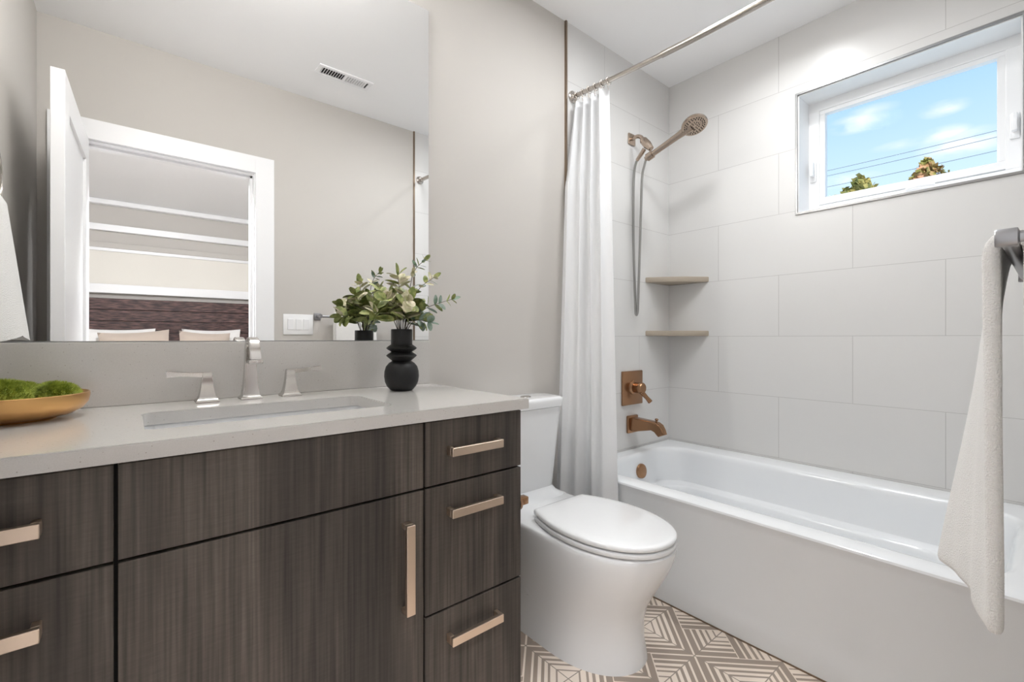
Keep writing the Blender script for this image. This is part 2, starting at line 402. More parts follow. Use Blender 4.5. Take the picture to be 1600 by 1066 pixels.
obj('frame', frame_bm(XW + .14, XW + .185, WY0 + .005, WY1 - .005, WZ0 + .005, WZ1 - .005, .048, .003), M['vinyl'], w)
GY0, GY1, GZ0, GZ1 = .154, .735, 1.739, 2.150
obj('sash', frame_bm(XW + .146, XW + .182, GY0 - .036, GY1 + .036, GZ0 - .036, GZ1 + .036, .034, .003), M['vinyl'], w)
obj('glass_pane', bm_box(XW + .170, XW + .176, GY0 - .012, GY1 + .012, GZ0 - .012, GZ1 + .012), M['glass'], w)
for yy, zz in ((WY1 - .028, 1.87), (WY0 + .028, 1.862)):
    b = bm_box(XW + .132, XW + .142, yy - .014, yy + .014, zz - .05, zz + .05, .004)
    bm_box(XW + .104, XW + .133, yy - .008, yy + .008, zz - .025, zz + .045, .004, bm=b)
    obj('latch', b, M['vinyl'], w, 40)
b = bm_box(XW + .112, XW + .146, .36, .44, GZ0 - .075, GZ0 - .055, .004)
join(b, bm_tube(smooth_path([(XW + .115, .43, GZ0 - .058), (XW + .105, .41, GZ0 - .048), (XW + .108, .36, GZ0 - .046), (XW + .112, .33, GZ0 - .05)], 4), .006, 8))
obj('crank_handle', b, M['vinyl'], w, 40)

# ------------------------------------------------------------ outside: trees and cables
def tree(label, x, y, ztop, rad, m, seed, grp='treetops outside the window'):
    rnd = random.Random(seed); t = thing('tree', label, 'tree', (x, y, -3.0), grp)
    obj('trunk', bm_tube([(x, y, -3), (x + .1, y, ztop - rad * 1.2), (x, y, ztop - rad * .3)], [.16, .10, .03], 8), M['trunk'], t, 60)
    b = bmesh.new()
    for k in range(900):
        th = rnd.uniform(0, 2 * PI); q = rnd.random() ** .5; hh = rnd.uniform(-1.6, 1)
        rr = rad * q * max(.12, (1 - max(0, hh) ** 1.3) * (.9 + .35 * math.sin(3 * th + seed + 2 * hh)))
        c = Vector((x + rr * math.cos(th), y + rr * math.sin(th), ztop - rad + hh * rad + rnd.uniform(-.12, .12)))
        n = Vector((rnd.gauss(0, 1), rnd.gauss(0, 1), rnd.gauss(0, 1))).normalized(); u = n.orthogonal().normalized(); v = n.cross(u); s = rnd.uniform(.07, .15)
        b.faces.new([b.verts.new(c + u * s), b.verts.new(c + v * s * .6), b.verts.new(c - u * s), b.verts.new(c - v * s * .6)])
    obj('foliage', b, m, t)
tree('yellow green treetop at the lower left of the window', 15.2, 3.42, 5.36, .62, M['canopyA'], 3)
tree('reddish autumn treetop right of centre in the window', 15.8, 2.15, 5.56, .52, M['canopyB'], 5)
for i, (z0, z1, lab) in enumerate(((6.26, 6.26, 'uppermost thin power cable crossing the sky outside the window'), (6.10, 6.10, 'second power cable just under the uppermost one outside the window'), (5.76, 5.76, 'lowest power cable behind the treetops outside the window'))):
    tag(obj('power_cable', bm_tube([(16.5, 7.0 - 9 * k / 12, z0 + (z1 - z0) * k / 12 - .08 * math.sin(PI * k / 12)) for k in range(13)], .009, 6), M['wire']), lab, 'cable', 'power cables')

# ------------------------------------------------------------ bathtub
def tub():
    x0, x1, y0, y1 = 1.603, XW - .003, YF + .007, YB - .007
    def R(z, ix0, ix1, iy0, iy1, r): return [(x, y, z) for x, y in rrect(ix0, ix1, iy0, iy1, r, 10)]
    rings = [R(0, x0 - .001, x1, y0, y1, .004), R(.050, x0 + .001, x1, y0, y1, .004), R(.066, x0 + .0022, x1, y0, y1, .004), R(.088, x0 + .0055, x1, y0, y1, .004), R(.11, x0 + .008, x1, y0, y1, .004), R(.385, x0 + .008, x1, y0, y1, .004),
             R(.402, x0 + .004, x1, y0, y1, .006), R(.414, x0, x1, y0, y1, .008), R(.4205, x0 + .002, x1, y0, y1, .009), R(.4245, x0 + .008, x1 - .002, y0 + .002, y1 - .002, .012)]
    ix0, ix1, iy0, iy1 = 1.692, 2.362, .075, 1.428
    for d, z in ((-.014, .425), (-.006, .4235), (0, .419), (.005, .411), (.008, .398)):
        rings.append(R(z, ix0 + d, ix1 - d, iy0 + d, iy1 - d * .8, .13))
    for d, z, r in ((.016, .32, .135), (.024, .262, .14), (.027, .252, .14), (.033, .2475, .14), (.072, .2455, .15), (.078, .243, .15), (.083, .236, .15), (.087, .222, .15), (.105, .12, .16), (.122, .092, .16), (.155, .080, .15), (.25, .076, .08)):
        rings.append(R(z, ix0 + d, ix1 - d, iy0 + d * 1.5, iy1 - d * .8, r))
    return bm_loft(rings, True)
T = thing('bathtub', 'white alcove bathtub with smooth apron along the tiled wall', 'bathtub', (2.05, .75, 0))
obj('shell', tub(), M['acrylic'], T, 35)
ov = bm_lathe([(1e-4, .026), (.026, .026), (.036, .022), (.0385, .016), (.0385, .002), (.03, 0)], (2.075, 1.424, .330), (0, -1, .14), 36)
obj('floor_joint_shadow', bm_box(1.5995, 1.603, YF + .01, YB - .01, .0002, .005), M['strip'], T, 0, label='thin dark strip for the joint shadow along the floor')  # dark strip stands in for the shadow line where tub meets floor
obj('overflow_cover', ov, M['bronze'], T, 40, label='round bronze overflow cover')
obj('drain', bm_lathe([(1e-4, .006), (.03, .005), (.034, 0)], (2.05, 1.20, .077), (0, 0, 1), 30), M['bronze'], T, 40)

# ------------------------------------------------------------ vanity cabinet
VX0, VX1, YD, YBK = XL + .012, .838, .959, YB - .003
C1, C2 = -.018, .533
V = thing('vanity_cabinet', 'dark woodgrain bathroom vanity cabinet with champagne bar pulls', 'cabinet', ((VX0 + VX1) / 2, 1.23, 0))
b = bm_box(VX0, VX1, YD + .0222, YBK, 0.0, .700)
bm_box(VX0, C1 - .02, YD + .0222, YBK, .70, .8405, bm=b); bm_box(C2 + .02, VX1, YD + .0222, YBK, .70, .8405, bm=b)
bm_box(C1 - .02, C2 + .02, YD + .0222, YD + .04, .70, .8405, bm=b)
obj('carcass', b, M['wood'], V)
obj('gap_darkening', bm_box(VX0 + .001, VX1 - .0008, YD + .0206, YD + .0222, .013, .8395), M['dark'], V)  # near-black sheet added to darken the gaps between the fronts
G = .0026
def front_panel(name, x0, x1, z0, z1):
    return obj(name, bm_box(x0 + G, x1 - G, YD, YD + .0205, z0 + G, z1 - G, .0012, 1), M['wood'], V)
def pull(parent, cx, cz, ln, vert=False):
    w2, th = .0105, .0115; yf = YD - .030
    b = bmesh.new()
    if not vert:
        bm_box(cx - ln / 2, cx + ln / 2, yf, yf + th, cz - w2, cz + w2, .001, 1, bm=b)
        for s in (-1, 1):
            e = cx + s * ln / 2; bm_box(min(e, e - s * .011), max(e, e - s * .011), yf + th - .001, YD - .0003, cz - w2, cz + w2, .001, 1, bm=b)
    else:
        bm_box(cx - w2, cx + w2, yf, yf + th, cz - ln / 2, cz + ln / 2, .001, 1, bm=b)
        for s in (-1, 1):
            e = cz + s * ln / 2; bm_box(cx - w2, cx + w2, yf + th - .001, YD - .0003, min(e, e - s * .011), max(e, e - s * .011), .001, 1, bm=b)
    return obj('handle', b, M['champ'], parent, 0, label='champagne metal bar handle')
Z1, Z2, ZT, ZB = .680, .373, .8385, .012
for x0, x1, cx in ((VX0, C1, -.178), (C2, VX1, .672)):
    for z0, z1, hz in ((Z1, ZT, .761), (Z2, Z1, .612), (ZB, Z2, .303)):
        d = front_panel('drawer', x0, x1, z0, z1); pull(d, cx, hz, .157)
front_panel('false_front', C1, C2, Z1, ZT)
d = front_panel('door', C1, C2, ZB, Z1); pull(d, .484, .513, .203, True)

# toilet paper holder on the vanity side
P = thing('toilet_paper_holder', 'small bronze toilet paper holder on the vanity side by the toilet', 'paper holder', (VX1, .985, .57))
obj('rosette', bm_lathe([(1e-4, .012), (.019, .012), (.023, .008), (.024, 0)], (VX1 + .0005, .985, .570), (1, 0, 0), 30), M['bronze'], P, 40)
obj('post', bm_box(VX1 + .010, VX1 + .040, .973, .997, .560, .582, .003), M['bronze'], P, 40)
obj('arm', bm_tube([(VX1 + .032, .997, .571), (VX1 + .032, 1.13, .571)], .009, 14), M['bronze'], P, 40)

# ------------------------------------------------------------ worktop, splash, sink, faucet
CZ0, CZ1, CYF, CXR = .841, .869, .942, .850
SX0, SX1, SY0, SY1 = .020, .505, 1.065, 1.308
def counter():
    out = [(XL + .002, CYF), (CXR, CYF), (CXR, YB - .001), (XL + .002, YB - .001)]
    hole = rrect(SX0, SX1, SY0, SY1, .022, 6)
    bm = bmesh.new(); nh = len(hole)
    def sheet(z):
        ov = [bm.verts.new((x, y, z)) for x, y in out]; hv = [bm.verts.new((x, y, z)) for x, y in hole]
        return ov, hv
    o1, h1 = sheet(CZ1); o0, h0 = sheet(CZ0)
    q = nh // 4   # hole corners start at right-back, then left-back, left-front, right-front
    cor = [2, 3, 0, 1]
    for ov, hv in ((o1, h1), (o0, h0)):
        for k in range(4):
            seg = [hv[(k * q + j) % nh] for j in range(q)] + [hv[((k + 1) * q) % nh]]
            a = ov[cor[k]]; bq = ov[cor[(k + 1) % 4]]
            bm.faces.new([a] + seg[:-1] + [seg[-1]] + [bq])
    for k in range(4): bm.faces.new((o1[k], o1[(k + 1) % 4], o0[(k + 1) % 4], o0[k]))
    for k in range(nh): bm.faces.new((h1[k], h1[(k + 1) % nh], h0[(k + 1) % nh], h0[k]))
    bmesh.ops.recalc_face_normals(bm, faces=bm.faces[:])
    ed = [e for e in bm.edges if all(abs(v.co.z - CZ1) < 1e-6 for v in e.verts) and len(e.link_faces) == 2 and abs(e.link_faces[0].normal.z - e.link_faces[1].normal.z) > .5]
    bmesh.ops.bevel(bm, geom=ed, offset=.0022, segments=2, affect='EDGES')
    return bm
tag(obj('countertop', counter(), M['quartz'], None, 30), 'polished greige quartz vanity top with sink cut-out', 'countertop')
tag(obj('backsplash', bm_box(XL + .002, .849, YB - .020, YB - .0005, CZ1 + .0003, 1.026, .0015), M['quartz']), 'low greige quartz backsplash standing behind the faucet under the mirror', 'backsplash')
def sink():
    def R(z, d, r): return [(x, y, z) for x, y in rrect(SX0 - .012 + d, SX1 + .012 - d, SY0 - .012 + d, SY1 + .012 - d, r, 6)]
    z = CZ0 - .0008
    rings = [R(z, -.018, .03), R(z, .004, .034), R(z - .004, .006, .036), R(z - .06, .012, .04), R(z - .088, .022, .05), R(z - .10, .045, .05), R(z - .104, .09, .03),
             R(z - .116, .09, .03), R(z - .112, .04, .05), R(z - .10, .008, .05), R(z - .06, -.002, .05), R(z - .012, -.006, .04), R(z - .012, -.018, .03), R(z, -.018, .03)]
    return bm_loft(rings, False)
S = thing('sink', 'white rectangular undermount sink below the quartz cut-out', 'sink', ((SX0 + SX1) / 2, (SY0 + SY1) / 2, .73))
obj('basin', sink(), M['porcelain'], S, 40)
obj('drain', bm_lathe([(1e-4, .004), (.02, .004), (.023, 0)], (.2625, 1.20, CZ0 - .1035), (0, 0, 1), 28), M['chrome'], S, 40)

FX, FY = .254, 1.432
Fc = thing('faucet', 'brushed nickel widespread faucet with square flared columns behind the sink', 'faucet', (FX, FY, CZ1))
def sq_base(cx, cy, h=.026):
    rings = []
    for w2, z in ((h, 0), (h, .004), (h - .001, .006), (h - .005, .009), (h - .006, .013), (h - .007, .0145)):
        rings.append([(cx + sx * w2, cy + sy * w2, CZ1 + .0003 + z) for sx, sy in ((-1, -1), (1, -1), (1, 1), (-1, 1))])
    return bm_loft(rings)
def spout():
    st = [((FY, .882), .0205, .0205, 0), ((FY, .900), .0175, .0185, 0), ((FY, .93), .0150, .0165, 0), ((FY, .97), .0132, .0150, 0), ((FY - .001, 1.000), .0128, .0145, 8),
          ((FY - .006, 1.017), .0126, .0130, 30), ((FY - .018, 1.0285), .0126, .0105, 60), ((FY - .036, 1.0300), .0126, .0095, 92), ((FY - .052, 1.022), .0126, .0095, 125),
          ((FY - .062, 1.006), .0126, .0095, 155), ((FY - .066, .988), .0128, .0100, 172), ((FY - .067, .980), .0132, .0105, 180)]
    rings = []
    for (y, z), wx, wt, ang in st:
        a = math.radians(ang); ny, nz_ = math.cos(a), math.sin(a)          # in-plane normal
        rings.append([(FX - wx, y - ny * wt, z - nz_ * wt), (FX + wx, y - ny * wt, z - nz_ * wt), (FX + wx, y + ny * wt, z + nz_ * wt), (FX - wx, y + ny * wt, z + nz_ * wt)])
    b = bm_loft(rings)
    bmesh.ops.bevel(b, geom=[e for e in b.edges if abs((e.verts[0].co - e.verts[1].co).normalized().x) < .5], offset=.002, segments=2, affect='EDGES')
    return b
sp = obj('spout', spout(), M['chrome'], Fc, 35)
obj('base_plate', sq_base(FX, FY, .0255), M['chrome'], sp, 35)
obj('aerator_collar', bm_box(FX - .0165, FX + .0165, FY - .067 - .0145, FY - .067 + .0145, .968, .979, .002), M['chrome'], sp, 35)
def lever(cx, s):
    rings = []
    for hw, z in ((.0185, .882), (.0165, .892), (.0135, .910), (.0118, .928), (.0112, .940), (.010, .9465)):
        rings.append([(cx + a * hw, FY + bq * hw, z) for a, bq in ((-1, -1), (1, -1), (1, 1), (-1, 1))])
    b = bm_loft(rings)
    rr = []
    for d, zc, hz, hy in ((-.010, .9395, .007, .0105), (.012, .9405, .0065, .0085), (.035, .9425, .0055, .0075), (.060, .9445, .0060, .0085), (.086, .9455, .0080, .0105)):
        x = cx + s * d; rr.append([(x, FY - hy, zc - hz), (x, FY + hy, zc - hz), (x, FY + hy, zc + hz), (x, FY - hy, zc + hz)])
    join(b, bm_loft(rr))
    bmesh.ops.bevel(b, geom=b.edges[:], offset=.0012, segments=2, affect='EDGES')
    return b
for cx, s in ((.154, -1), (.356, 1)):
    h = obj('handle', lever(cx, s), M['chrome'], Fc, 35); obj('base_plate', sq_base(cx, FY, .0255), M['chrome'], h, 35)

# ------------------------------------------------------------ mirror
MR = thing('mirror', 'large frameless wall mirror above the vanity splash', 'mirror', (.26, YB, 1.03))
obj('glass', bm_box(XL + .004, .8535, YB - .0060, YB - .0015, 1.0285, 2.258, .0008, 1), M['mirror'], MR)
obj('edge_channel', frame_bm(XL + .002, .8555, YB - .0055, YB - .0008, 1.0265, 2.260, .0018, 0) if False else bm_box(XL + .004, .8535, YB - .0068, YB - .001, 1.0265, 1.0284), M['steel'], MR)

# ------------------------------------------------------------ vase and eucalyptus
VC = (.668, 1.350)
vase_prof = [(1e-4, 0), (.030, 0), (.036, .003), (.046, .014), (.052, .028), (.0545, .045), (.0535, .062), (.049, .077), (.040, .088), (.031, .0935),
             (.030, .095), (.044, .107), (.0485, .1115), (.044, .116), (.034, .1225), (.033, .124), (.044, .131), (.0485, .1355), (.044, .140), (.034, .1470), (.0335, .150), (.0335, .1945), (.0325, .196), (.030, .1955), (.0295, .15), (1e-4, .148)]
tag(obj('vase', bm_lathe(vase_prof, (*VC, CZ1), seg=56), M['black'], None, 28), 'matte black ribbed vase on the right of the vanity top', 'vase')
Rv, Dv = Vector((.896, -.444, 0)), Vector((.444, .896, 0))
def leaf(b, c, d, nrm, L, Wd, mi):
    d = d.normalized(); n = (nrm - d * nrm.dot(d)).normalized(); s = d.cross(n)
    prof = [(0, .06), (.08, .48), (.26, .92), (.50, 1.0), (.74, .84), (.92, .46), (1.0, .05)]
    rows = []
    for t, wq in prof:
        cup = -.10 * L * (t - .5) ** 2
        p = c + d * (L * t) + n * cup
        rows.append([b.verts.new(p - s * Wd * wq * .5 + n * .08 * Wd * wq), b.verts.new(p), b.verts.new(p + s * Wd * wq * .5 + n * .08 * Wd * wq)])
    for i in range(len(rows) - 1):
        for j in range(2):
            f = b.faces.new((rows[i][j], rows[i][j + 1], rows[i + 1][j + 1], rows[i + 1][j])); f.material_index = mi; f.smooth = True
def sprig(label, R, U, D, leaves, size, seed, bend=.25, pal=(0, 0, 0, 1, 2), bare=.30, slim=.62):
    rnd = random.Random(seed)
    base = Vector((*VC, CZ1 + .155)) + Rv * (R * .05) + Dv * (D * .05); mouth = Vector((*VC, CZ1 + .197)) + Rv * max(-.02, min(.02, R * .16)) + Dv * max(-.018, min(.018, D * .2))
    tip = Vector((*VC, CZ1 + .197)) + Rv * R + Dv * D + Vector((0, 0, U))
    mid = mouth.lerp(tip, .5) + Vector((0, 0, U * bend * .5)) - (Rv * R + Dv * D) * .12
    path = smooth_path([base, mouth, mid, tip], 8)
    t = thing('eucalyptus_sprig', label, 'plant', tuple(base), 'eucalyptus sprigs in the black vase')
    obj('stem', bm_tube(path, [.0019 - .0012 * i / len(path) for i in range(len(path))], 6), M['stem'], t, 60)
    b = bmesh.new(); n0 = 8; m = len(path) - 1 - n0
    for k in range(leaves):
        f = bare + (1 - bare) * k / max(1, leaves - 1); i = min(len(path) - 1, int(n0 + f * m)); p = path[i]
        tg = (path[i] - path[max(0, i - 1)]).normalized(); sz = size * (1.0 - .45 * f) * rnd.uniform(.85, 1.15)
        a = rnd.uniform(0, PI); o1 = tg.orthogonal().normalized(); o2 = tg.cross(o1); side = o1 * math.cos(a) + o2 * math.sin(a)
        for s in (1, -1):
            dd = side * s + tg * rnd.uniform(.35, .8) + Vector((0, 0, -.12))
            nn = Vector((rnd.gauss(0, .5), rnd.gauss(-.25, .5), .8)) + tg * .6
            leaf(b, p, dd, nn, sz, sz * slim * rnd.uniform(.95, 1.2), rnd.choice(pal))
    leaf(b, path[-1], (path[-1] - path[-3]), Vector((.3, -.6, .5)), size * .6, size * .3, pal[0])
    obj('leaves', b, [M['leafA'], M['leafB'], M['leafC']], t)
sprig('tallest eucalyptus sprig, thin leaves, leaning up right from the black vase', .072, .225, .01, 7, .046, 11, .5, (0, 2, 1), .40, .42)
sprig('eucalyptus sprig reaching up right just below the tallest one in the vase', .100, .165, -.02, 6, .048, 12, .4, (0, 2, 1), .38, .50)
sprig('eucalyptus sprig stretched farthest to the right, small dark leaves at its tip', .160, .098, .00, 8, .052, 13, .3, (2, 2, 0), .28, .52)
sprig('low eucalyptus sprig with blue green leaves drooping over the right of the vase', .082, .022, -.03, 6, .062, 14, 1.6, (2, 2, 0), .30, .66)
sprig('upright eucalyptus sprig with pale leaves in the middle of the vase', -.012, .170, -.01, 9, .068, 15, .2, (0, 1, 1), .22, .66)
sprig('eucalyptus sprig leaning up left from the black vase', -.070, .125, .02, 8, .070, 16, .4, (0, 0, 1), .22, .66)
sprig('low eucalyptus sprig with broad green leaves drooping left of the vase', -.085, .050, -.03, 7, .072, 17, .9, (0, 0, 0, 1), .28, .60)
sprig('eucalyptus sprig with big pale leaves leaning forward over the vase front', .020, .085, -.085, 8, .072, 18, .5, (1, 0, 1), .25, .62)
sprig('eucalyptus sprig bending back toward the mirror from the vase', -.03, .110, .080, 9, .066, 19, .4, (0, 0, 1), .22, .64)
sprig('bushy eucalyptus sprig right of centre with green leaves over the vase mouth', .050, .085, .045, 9, .068, 20, .5, (0, 0, 2), .20, .64)
sprig('short eucalyptus sprig left of centre hanging toward the room', -.045, .090, -.060, 8, .068, 21, .5, (0, 1, 0), .25, .62)

# ------------------------------------------------------------ gold bowl with moss
BC = (-.186, 1.362)
tag(obj('bowl', bm_lathe([(1e-4, .004), (.055, .004), (.060, 0), (.066, 0), (.067, .003), (.090, .008), (.107, .018), (.1160, .031), (.1190, .045), (.1185, .0515), (.1165, .0525), (.113, .042), (.102, .026), (.080, .016), (1e-4, .014)], (*BC, CZ1 + .0003), seg=64), M['gold'], None, 40),
    'shallow gold footed bowl of moss at the left of the vanity top', 'bowl')
def moss(label, cx, cy, rx, ry, top, seed):
    rnd = random.Random(seed); b = bmesh.new(); z0 = CZ1 + .040
    dome = bmesh.new(); bmesh.ops.create_icosphere(dome, subdivisions=3, radius=1)
    for v in dome.verts: v.co = Vector((cx + v.co.x * rx * .93, cy + v.co.y * ry * .93, z0 + v.co.z * (top - .005 if v.co.z > 0 else .010)))
    join(b, dome)
    for k in range(4200):
        th = rnd.uniform(0, 2 * PI); u = rnd.random() ** .5; hz = math.sqrt(max(0, 1 - u * u))
        n = Vector((u * math.cos(th) / rx, u * math.sin(th) / ry, hz / top)).normalized()
        p = Vector((cx + u * math.cos(th) * rx * .9, cy + u * math.sin(th) * ry * .9, z0 + hz * (top - .006)))
        d = (n + Vector((rnd.gauss(0, .45), rnd.gauss(0, .45), rnd.gauss(0, .3)))).normalized(); s = d.orthogonal().normalized(); s = (s * math.cos(th) + d.cross(s) * math.sin(th))
        l = rnd.uniform(.006, .011); wq = rnd.uniform(.0006, .0011)
        b.faces.new([b.verts.new(p - s * wq), b.verts.new(p + s * wq), b.verts.new(p + d * l)])
    tag(obj('moss_clump', b, M['moss']), label, 'moss', 'moss clumps in the gold bowl')
moss('large green moss clump in the middle of the gold bowl', -.195, 1.335, .054, .052, .046, 1)
moss('green moss clump at the right end of the gold bowl', -.122, 1.362, .042, .050, .036, 2)
moss('green moss clump at the back of the gold bowl nearest the backsplash', -.190, 1.425, .054, .036, .036, 3)
moss('green moss clump at the left end of the gold bowl by the wall', -.258, 1.360, .034, .046, .036, 4)

# ------------------------------------------------------------ toilet
TX = 1.222
TO = thing('toilet', 'white two-piece skirted toilet with closed lid beside the tub', 'toilet', (TX, 1.15, 0))
def dring(z, hw, yf, yb, ym, p=2.3, hb=None, n=28):
    """D-shaped section: blunt superellipse toward the room, straight sides, flat back"""
    hb = hb or hw; pts = []
    for k in range(n + 1):
        a = PI * k / n; ca, sa = math.cos(a), math.sin(a)
        pts.append((TX + hw * math.copysign(abs(ca) ** (2 / p), ca), ym - (ym - yf) * abs(sa) ** (2 / p), z))
    for f in (.33, .66): pts.append((TX - hw + (hw - hb) * f, ym + (yb - ym) * f, z))
    pts += [(TX - hb + .02, yb, z), (TX, yb, z), (TX + hb - .02, yb, z)]
    for f in (.66, .33): pts.append((TX + hw - (hw - hb) * f, ym + (yb - ym) * f, z))
    return pts
yb = YB - .015
body = [dring(0, .162, .834, yb, 1.08, 2.1, .165), dring(.012, .161, .835, yb, 1.08, 2.1, .165), dring(.06, .157, .844, yb, 1.09, 2.1, .160), dring(.12, .157, .848, yb, 1.09, 2.2, .158), dring(.18, .165, .833, yb, 1.07, 2.2, .160),
        dring(.24, .174, .800, yb, 1.04, 2.15, .163), dring(.30, .182, .765, yb, 1.01, 2.1, .168), dring(.345, .186, .744, yb, .99, 2.1, .172), dring(.375, .186, .736, yb, .99, 2.1, .172), dring(.386, .183, .735, yb, .99, 2.1, .172), dring(.391, .176, .742, yb, .99, 2.1, .166)]
obj('bowl', bm_loft(body), M['porcelain'], TO, 50)
obj('bolt_cap', bm_lathe([(1e-4, .004), (.014, .003), (.017, 0)], (TX - .1585, 1.19, .155), (-1, 0, 0), 24), M['porcelain'], TO, 40)
def oval(hw, yf, ym, yb, hb, p=2.15, n=40):
    pts = []
    for k in range(n + 1):
        a = PI * k / n; ca, sa = math.cos(a), math.sin(a)
        pts.append((TX + hw * math.copysign(abs(ca) ** (2 / p), ca), ym - (ym - yf) * abs(sa) ** (2 / p)))
    for k in range(1, 8):
        f = k / 8; s = f * f * (3 - 2 * f) * .35 + f * .65; pts.append((TX - hw + (hw - hb) * (f ** 2.0), ym + (yb - ym) * f))
    pts += [(TX - hb, yb), (TX - hb * .5, yb + .003), (TX, yb + .004), (TX + hb * .5, yb + .003), (TX + hb, yb)]
    for k in range(7, 0, -1):
        f = k / 8; pts.append((TX + hw - (hw - hb) * (f ** 2.0), ym + (yb - ym) * f))
    return pts
obj('seat', bm_poly(oval(.180, .733, .985, 1.175, .135), .3955, .4105, .005), M['porcelain'], TO, 40)
def lid():
    o = oval(.178, .733, .985, 1.190, .125); cx, cy = TX, .97; rings = []
    for f, z in ((.955, .4155), (.992, .4165), (1.0, .420), (.995, .4265), (.975, .4305), (.93, .4330), (.8, .4350), (.5, .4360), (.15, .4363)):
        rings.append([(cx + (x - cx) * f, cy + (y - cy) * f, z) for x, y in o])
    return bm_loft(rings)
obj('seat_lid', lid(), M['porcelain'], TO, 50)
for s in (-1, 1): obj('hinge', bm_box(TX + s * .085 - .02, TX + s * .085 + .02, 1.185, 1.215, .396, .418, .006, 3), M['porcelain'], TO, 40)
def tank():
    R = []
    for z, hw, yf, r in ((.380, .152, 1.372, .05), (.386, .160, 1.366, .05), (.42, .166, 1.360, .05), (.55, .174, 1.348, .05), (.750, .183, 1.334, .045)):
        R.append([(x, y, z) for x, y in rrect(TX - hw, TX + hw, yf, YB - .012, r, 6)])
    return bm_loft(R)
obj('tank', tank(), M['porcelain'], TO, 50)
obj('tank_collar', bm_loft([[(x, y, z) for x, y in rrect(TX - hw, TX + hw, yf, YB - .013, .05, 6)] for z, hw, yf in ((.389, .182, 1.29), (.392, .176, 1.312), (.400, .168, 1.340), (.415, .1645, 1.3585), (.44, .163, 1.37))]), M['porcelain'], TO, 50)
def tank_lid():
    R = []
    for z, d in ((.7515, .004), (.7535, 0), (.780, -.003), (.788, .0), (.792, .007), (.793, .016)):
        R.append([(x, y, z) for x, y in rrect(TX - .190 + d, TX + .190 - d, 1.327 + d, YB - .008 - d, .045, 6)])
    return bm_loft(R)
tl = obj('tank_lid', tank_lid(), M['porcelain'], TO, 50)
obj('flush_button', bm_lathe([(1e-4, .004), (.019, .004), (.021, .003), (.022, 0)], (TX + .028, 1.405, .793), (0, 0, 1), 30), M['chrome'], tl, 40, label='round chrome dual flush button')

# ------------------------------------------------------------ shower rod, rings, curtain
RX = 1.642
def rod_z(y): return 2.203 - .028 * math.sin(PI * min(1, max(0, (YB - y) / 1.53)))
RD = thing('shower_curtain_rod', 'brushed nickel telescoping shower rod spanning above the tub', 'curtain rod', (RX, .74, 2.17))
def rodp(y0, y1, r, n=10):
    return bm_tube([(RX, y0 + (y1 - y0) * k / n, rod_z(y0 + (y1 - y0) * k / n)) for k in range(n + 1)], r, 20)
obj('inner_tube', rodp(YB - .006, 1.0, .0108), M['nickel'], RD, 50)
obj('outer_tube', rodp(1.02, YF + .006, .0130), M['nickel'], RD, 50)
for y, a in ((YB - .0045, -1), (YF + .0045, 1)):
    obj('flange', bm_lathe([(1e-4, .02), (.014, .02), (.016, .012), (.028, .006), (.029, 0), (1e-4, 0)], (RX, y, 2.203), (0, a, 0), 30), M['nickel'], RD, 50)
NF = 4.2
def ct(u, z):
    f = min(1, max(0, (2.165 - z) / 2.05))
    y = (YB - .016) + ((1.300 - (YB - .016)) * (1 - f) + (1.180 - (YB - .016)) * f) * u
    hi = .024 * (1 - .62 * f ** .7); lo = .022 * f ** .8
    x = 1.642 + (1.555 - 1.642) * f - .052 * (1 - u) ** 1.5 * min(1, f * 5) + hi * math.sin(2 * PI * NF * u + .6 + .9 * f * math.sin(3.5 * u)) + lo * math.sin(2 * PI * 1.7 * u + 2.6)
    y += .010 * math.cos(2 * PI * NF * u + .3) * (1 - .5 * f)
    return Vector((x, y, z))
def curtain():
    b = bmesh.new(); nu, nz_ = 150, 50; V_ = []
    for i in range(nz_ + 1):
        row = []
        for j in range(nu + 1):
            u = j / nu; top = 2.165 - .012 * (.5 - .5 * math.cos(2 * PI * NF * u + .5))
            row.append(b.verts.new(ct(u, top + (.115 - top) * i / nz_)))
        V_.append(row)
    for i in range(nz_):
        for j in range(nu): b.faces.new((V_[i][j], V_[i][j + 1], V_[i + 1][j + 1], V_[i + 1][j]))
    return b
cu = tag(obj('shower_curtain', curtain(), M['curtain'], None, 80), 'white fabric shower curtain gathered at the wall end of the tub', 'curtain')
sm = cu.modifiers.new('thick', 'SOLIDIFY'); sm.thickness = .0022
names = ['curtain ring nearest the wall on the shower rod', 'second curtain ring from the wall on the shower rod', 'third curtain ring from the wall on the shower rod',
         'fourth curtain ring from the wall on the shower rod', 'fifth curtain ring from the wall on the shower rod', 'last curtain ring on the rod, farthest from the wall']
for k in range(6):
    y = YB - .03 - (.195) * (k + .1) / 5.2; z = rod_z(y)
    pts = [(RX + .017 * math.sin(a), y + .0015 * math.sin(2 * a), z - .001 + .017 * math.cos(a)) for a in [2 * PI * q / 22 for q in range(21)]] + [(RX - .004, y, z - .03), (RX, y, z - .042)]
    tag(obj('curtain_ring', bm_tube(pts, .0017, 8), M['nickel'], None, 60), names[k], 'curtain ring', 'shower curtain rings')

